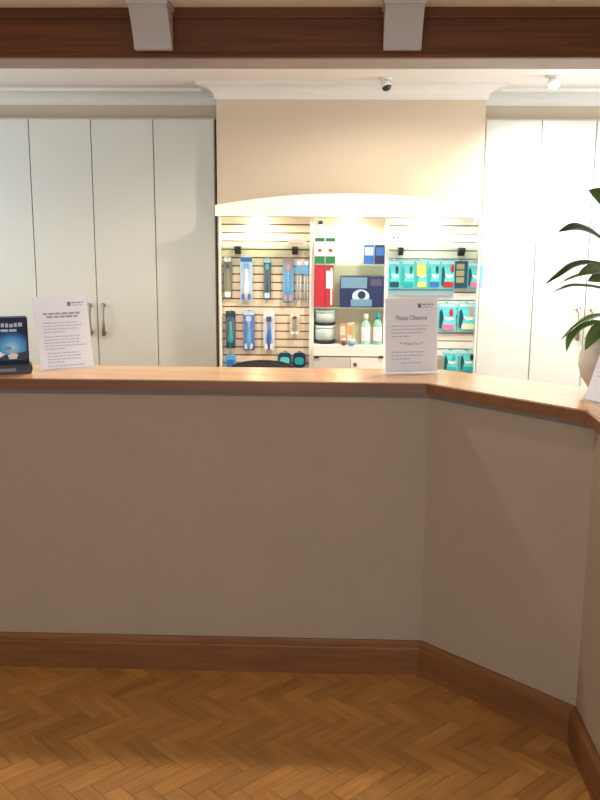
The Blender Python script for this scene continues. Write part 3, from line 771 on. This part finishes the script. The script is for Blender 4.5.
bm = BM(); box(bm, (.004, -.0014, .050), (bw - .012, -.0002, bh - .006)); obj('front_artwork', bm, art_mat(), t)
bm = BM()
for (xa, za, xb, zb_) in ((.10, bh - .032, .115, .014), (.118, bh - .033, .128, .014), (.132, bh - .034, .142, .014), (.146, bh - .034, .158, .012), (.162, bh - .033, .172, .014), (.176, bh - .032, .190, .014), (.115, bh - .050, .14, .009), (.144, bh - .050, .17, .009)):
    box(bm, (xa, -.0026, za), (xb, -.0015, za + zb_))
obj('title_lettering', bm, 'palep', t)
bm = BM(); slab(bm, rrect(.125, .088, .150, .100, .004), -.0024, -.0015); obj('printed_device', bm, 'steel', t)
bm = BM(); slab(bm, rrect(.178, .084, .183, .118, .002), -.0024, -.0015); obj('printed_brush', bm, 'steel', t)
bm = BM(); slab(bm, [(.10, .052), (bw - .014, .052), (bw - .014, .082), (.17, .074), (.13, .070)], -.0020, -.0015); obj('printed_dark_foot', bm, 'black', t)
bm = BM(); slab(bm, [(.012, .052), (.10, .055), (.125, .072), (.10, .088), (.05, .084), (.012, .070)], -.0026, -.0015); obj('printed_towel', bm, 'offw', t)
bm = BM(); slab(bm, [(.006, .085), (.05, .088), (.088, .100), (.06, .135), (.03, .150), (.006, .155)], -.0030, -.0027) ; obj('printed_skin', bm, 'skin', t)
bm = BM(); slab(bm, [(.140, .054), (.165, .054), (.172, .070), (.150, .078), (.135, .068)], -.0030, -.0021); obj('printed_jar', bm, 'cream', t)

# ------------------------------------------------------------------ pot plant
PX, PY = .930, 3.105
pt = thing('potted_plant', 'leafy strap-leaved plant in a rounded beige pot at the right end of the ledge', 'potted plant', (0, 0, 0))
bm = BM(); lathe(bm, [(.0001, 0), (.055, 0), (.062, .006), (.088, .045), (.1, .085), (.098, .115), (.086, .150), (.080, .168), (.087, .180), (.079, .180), (.072, .165), (.0001, .160)], (PX, PY, HT + .0008), 36)
pot = obj('pot', bm, 'pot', pt)
bm = BM(); lathe(bm, [(.0001, .1615), (.070, .1615), (.070, .168), (.0001, .172)], (PX, PY, HT), 24); obj('soil', bm, 'soil', pt)
SX, SY = PX + .012, PY + .0
bm = BM(); tube(bm, [(SX, SY, HT + .165), (SX + .008, SY + .005, 1.45), (SX + .014, SY, 1.56), (SX + .020, SY, 1.66)], [.013, .011, .010, .006], 10); obj('stem', bm, 'stem', pt)
def leaf(pts, wmax, m='leaf', twist=0.0, peak=.45):
    P = [Vector(p) for p in pts]
    # Catmull-Rom resample
    Q = []; n = 6
    E_ = [P[0] * 2 - P[1]] + P + [P[-1] * 2 - P[-2]]
    for i in range(1, len(E_) - 2):
        for k in range(n):
            t_ = k / n; a, b, c, d = E_[i - 1], E_[i], E_[i + 1], E_[i + 2]
            Q.append(.5 * ((2 * b) + (c - a) * t_ + (2 * a - 5 * b + 4 * c - d) * t_ ** 2 + (3 * b - a - 3 * c + d) * t_ ** 3))
    Q.append(P[-1]); N = len(Q) - 1; bm = BM(); rings = []
    for i, q in enumerate(Q):
        d = (Q[min(i + 1, N)] - Q[max(i - 1, 0)]).normalized(); u = i / N
        s = d.cross(Vector((0, 0, 1))).normalized(); nn = s.cross(d).normalized()
        a = twist; s2 = s * math.cos(a) + nn * math.sin(a); n2 = nn * math.cos(a) - s * math.sin(a)
        w = wmax * (math.sin(math.pi * min(1, u / (2 * peak))) if u < peak else max(0, 1 - ((u - peak) / (1 - peak)) ** 1.8)) * .5 + .0012
        rings.append([bm.verts.new(q + s2 * w * e + n2 * (abs(e) * w * .35 + th)) for th in (0, -.0010) for e in (-1, -.5, 0, .5, 1)])
    for a, b in zip(rings[:-1], rings[1:]):
        for j in range(4):
            bm.faces.new((a[j], a[j + 1], b[j + 1], b[j])); bm.faces.new((a[5 + j], b[5 + j], b[6 + j], a[6 + j]))
        bm.faces.new((a[0], b[0], b[5], a[5])); bm.faces.new((a[4], a[9], b[9], b[4]))
    for rg in (rings[0], rings[-1]): bm.faces.new(rg[:5] + rg[5:][::-1])
    return obj('leaf', bm, m, pt, smooth=True)
def W(px, py, D): return at(px, py, D)
def sp(z): return Vector((SX + .008 + max(0, (z - 1.45)) * .06, SY, z))
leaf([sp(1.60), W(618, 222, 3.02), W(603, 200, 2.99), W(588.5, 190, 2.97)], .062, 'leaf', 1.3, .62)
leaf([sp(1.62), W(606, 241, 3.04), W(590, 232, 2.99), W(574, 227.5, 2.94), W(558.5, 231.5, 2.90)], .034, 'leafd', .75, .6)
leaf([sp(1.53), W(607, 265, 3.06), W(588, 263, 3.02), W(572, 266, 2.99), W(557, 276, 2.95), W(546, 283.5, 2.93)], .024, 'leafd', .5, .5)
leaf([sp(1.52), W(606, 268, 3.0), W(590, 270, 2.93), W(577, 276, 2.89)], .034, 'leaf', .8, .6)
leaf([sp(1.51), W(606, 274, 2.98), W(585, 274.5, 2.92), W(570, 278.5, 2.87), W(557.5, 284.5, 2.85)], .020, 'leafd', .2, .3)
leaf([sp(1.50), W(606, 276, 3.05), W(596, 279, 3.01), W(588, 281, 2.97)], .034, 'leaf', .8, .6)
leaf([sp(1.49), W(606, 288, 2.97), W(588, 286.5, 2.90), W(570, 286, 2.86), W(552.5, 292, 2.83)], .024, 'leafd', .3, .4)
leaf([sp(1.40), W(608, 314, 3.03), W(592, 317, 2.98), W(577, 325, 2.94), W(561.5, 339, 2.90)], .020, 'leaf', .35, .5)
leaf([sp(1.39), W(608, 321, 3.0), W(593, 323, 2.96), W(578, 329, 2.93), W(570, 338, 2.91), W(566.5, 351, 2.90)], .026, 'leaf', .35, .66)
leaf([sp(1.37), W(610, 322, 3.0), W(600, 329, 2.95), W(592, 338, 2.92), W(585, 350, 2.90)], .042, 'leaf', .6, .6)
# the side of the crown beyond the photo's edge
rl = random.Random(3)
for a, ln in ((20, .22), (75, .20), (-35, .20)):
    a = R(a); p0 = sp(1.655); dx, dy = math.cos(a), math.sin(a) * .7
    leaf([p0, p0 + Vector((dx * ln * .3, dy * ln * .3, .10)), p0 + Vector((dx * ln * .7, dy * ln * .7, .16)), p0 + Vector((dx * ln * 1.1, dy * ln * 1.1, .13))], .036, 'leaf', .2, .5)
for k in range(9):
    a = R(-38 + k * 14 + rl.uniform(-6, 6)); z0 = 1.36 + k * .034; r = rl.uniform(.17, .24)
    p0 = sp(z0); dx, dy = math.cos(a), math.sin(a) * .7
    leaf([p0, p0 + Vector((dx * r * .4, dy * r * .4, .055)), p0 + Vector((dx * r * .8, dy * r * .8, .045)), p0 + Vector((dx * r * 1.15, dy * r * 1.15, -.03))], .034, 'leafd' if k % 2 else 'leaf', .2, .5)

# ------------------------------------------------------------------ desk chair behind the counter
cc = at(262, 361.5, 4.40)
t = thing('office_chair', 'black office chair behind the counter, only the curved top of its back showing', 'chair', (cc.x, 4.42, 0), R(4))
top = cc.z; bm = BM(); wb = .125 * 1.05
pts = [(-wb - .03, top - .36), (wb + .03, top - .36), (wb + .035, top - .06)] + [((wb + .03) * math.cos(R(a)), top - .045 + .045 * math.sin(R(a))) for a in range(10, 180, 14)] + [(-wb - .035, top - .06)]
slab(bm, pts, 0, .045); bmesh.ops.recalc_face_normals(bm, faces=bm.faces); bmesh.ops.bevel(bm, geom=[e for e in bm.edges if abs(e.verts[0].co.y - e.verts[1].co.y) < 1e-5], offset=.012, segments=3, affect='EDGES'); obj('backrest', bm, 'fabric', t, True)
bm = BM(); slab(bm, rrect(-.21, .44, .21, .51, .03), -.42, .0); obj('seat', bm, 'fabric', t)
bm = BM(); tube(bm, [(0, .015, .60), (0, .07, .56), (0, .06, .46), (0, -.1, .435), (0, -.2, .43)], .014, 8); obj('back_bar', bm, 'black', t)
bm = BM(); lathe(bm, [(.02, .08), (.028, .10), (.028, .28), (.018, .28), (.018, .44)], (0, -.2, 0), 14); obj('gas_column', bm, 'black', t)
for k in range(5):
    a = R(72 * k + 15); bm = BM(); tube(bm, [(0, -.2, .10), (.26 * math.cos(a), -.2 + .26 * math.sin(a), .07)], [.022, .014], 8); bs = obj('base_arm', bm, 'black', t)
    bm = BM(); lathe(bm, [(.0001, -.012), (.026, -.012), (.026, .012), (.0001, .012)], (.26 * math.cos(a), -.2 + .26 * math.sin(a), .0265), 14, axis='Y'); obj('castor', bm, 'black', bs)

# ------------------------------------------------------------------ ceiling lamps
def spotlamp(x, y, label, tilt, az, lit, group='small ceiling spotlights'):
    t = thing('ceiling_spotlight', label, 'spotlight', (x, y, ZC - .0006), 0, group)
    bm = BM(); lathe(bm, [(.0001, 0), (.040, 0), (.040, -.004), (.034, -.009), (.026, -.010), (.026, -.004)], (0, 0, 0), 24); obj('bezel', bm, 'cove', t)
    rot = Matrix.Rotation(az, 4, 'Z') @ Matrix.Rotation(tilt, 4, 'X')
    bm = BM(); lathe(bm, [(.0001, .012), (.018, .010), (.028, -.010), (.030, -.034), (.027, -.034), (.026, -.024), (.0001, -.024)], (0, 0, 0), 20); bm.transform(Matrix.Translation((0, 0, -.020)) @ rot); obj('lamp_head', bm, 'whitem', t)
    bm = BM(); lathe(bm, [(.0001, -.026), (.0255, -.0245), (.0255, -.034), (.018, -.044), (.0001, -.050)], (0, 0, 0), 16); bm.transform(Matrix.Translation((0, 0, -.020)) @ rot); obj('lens', bm, 'spoton' if lit else 'lensoff', t)
    return t
p1 = onz(553, 76, ZC); p2 = onz(385, 78, ZC)
spotlamp(p1.x, p1.y, 'lit ceiling spotlight above the right wardrobes, glowing', R(-38), R(12), True)
spotlamp(p2.x, p2.y, 'small dark-lensed ceiling spotlight above the display stand', R(-30), R(35), False)
for x, y, lb in ((-1.0, 3.84, 'ceiling spotlight hidden behind the beam at the left'), (.62, 3.82, 'ceiling spotlight hidden behind the beam at the right'),
                 (.35, 4.25, 'added ceiling spotlight out of view behind the beam, brightening the display stand')):
    spotlamp(x, y, lb, 0, 0, True, 'ceiling spotlights hidden behind the beam')

def spot(name, loc, target, energy, col, size=R(120), blend=.6, rad=.03):
    l = bpy.data.lights.new(name, 'SPOT'); l.energy = energy; l.color = col; l.spot_size = size; l.spot_blend = blend; l.shadow_soft_size = rad
    o = bpy.data.objects.new(name, l); C.objects.link(o); o.location = loc
    o.rotation_euler = (Vector(target) - Vector(loc)).to_track_quat('-Z', 'Y').to_euler(); return o
def area(name, loc, target, energy, col, sx, sy, spread=180):
    l = bpy.data.lights.new(name, 'AREA'); l.energy = energy; l.color = col; l.shape = 'RECTANGLE'; l.size = sx; l.size_y = sy; l.spread = R(spread)
    o = bpy.data.objects.new(name, l); C.objects.link(o); o.location = loc
    o.rotation_euler = (Vector(target) - Vector(loc)).to_track_quat('-Z', 'Y').to_euler(); return o
warm = (1, .86, .68)
E = dict(front=68, side=42, left=18, behind=98, right=85, unit=50, can=5.5, w=.10)
spot('spotlight_lamp', (p1.x, p1.y - .01, ZC - .075), (p1.x + .15, p1.y + .45, .4), E['right'], (1, .95, .86), R(134), 1)
spot('spotlight_lamp', (.35, 4.25, ZC - .060), (.35, 4.35, 0), E['unit'], (1, .88, .70), R(168), .3, .06)  # unseen lamp added to brighten the display stand
spot('spotlight_lamp', (-1.0, 3.84, ZC - .060), (-1.0, 3.70, 0), E['behind'] * .90, warm, R(160), .5, .05)
spot('spotlight_lamp', (.62, 3.82, ZC - .060), (.62, 3.70, 0), E['behind'] * 1.15, warm, R(160), .5, .03)
for x, k in zip(LX, (1.2, .9, 1.1)):
    spot('canopy_light', (x, 5.15, ztop - .014), (x, 5.165, .5), E['can'] * k, (1, .84, .60), R(165), .4, .02)
area('fill_front', (-.2, YF - .02, 1.45), (-.2, 3, 1.0), E['front'], (.95, .97, 1), 3.2, 1.2)  # fill added behind the viewer to light the front room
area('fill_left', (XL - .02, 4.4, 1.55), (-.5, 4.9, 1.2), E['left'], (.76, .89, 1), 1.1, 1.1)  # cool fill added out of view for the left wardrobes
area('fill_side', (XR + .02, 4.5, 1.55), (-1.5, 4.7, 1.2), E['side'], (.86, .94, 1), 1.1, 1.1)  # fill added out of view for the right of the back room

wd = bpy.data.worlds.new('world'); bpy.context.scene.world = wd; wd.use_nodes = True
wd.node_tree.nodes['Background'].inputs[0].default_value = (.8, .88, 1, 1); wd.node_tree.nodes['Background'].inputs[1].default_value = E['w']
sc = bpy.context.scene
sc.view_settings.view_transform = 'Standard'; sc.view_settings.look = 'None'; sc.view_settings.gamma = 1; sc.view_settings.use_curve_mapping = False
sc.view_settings.exposure = 0
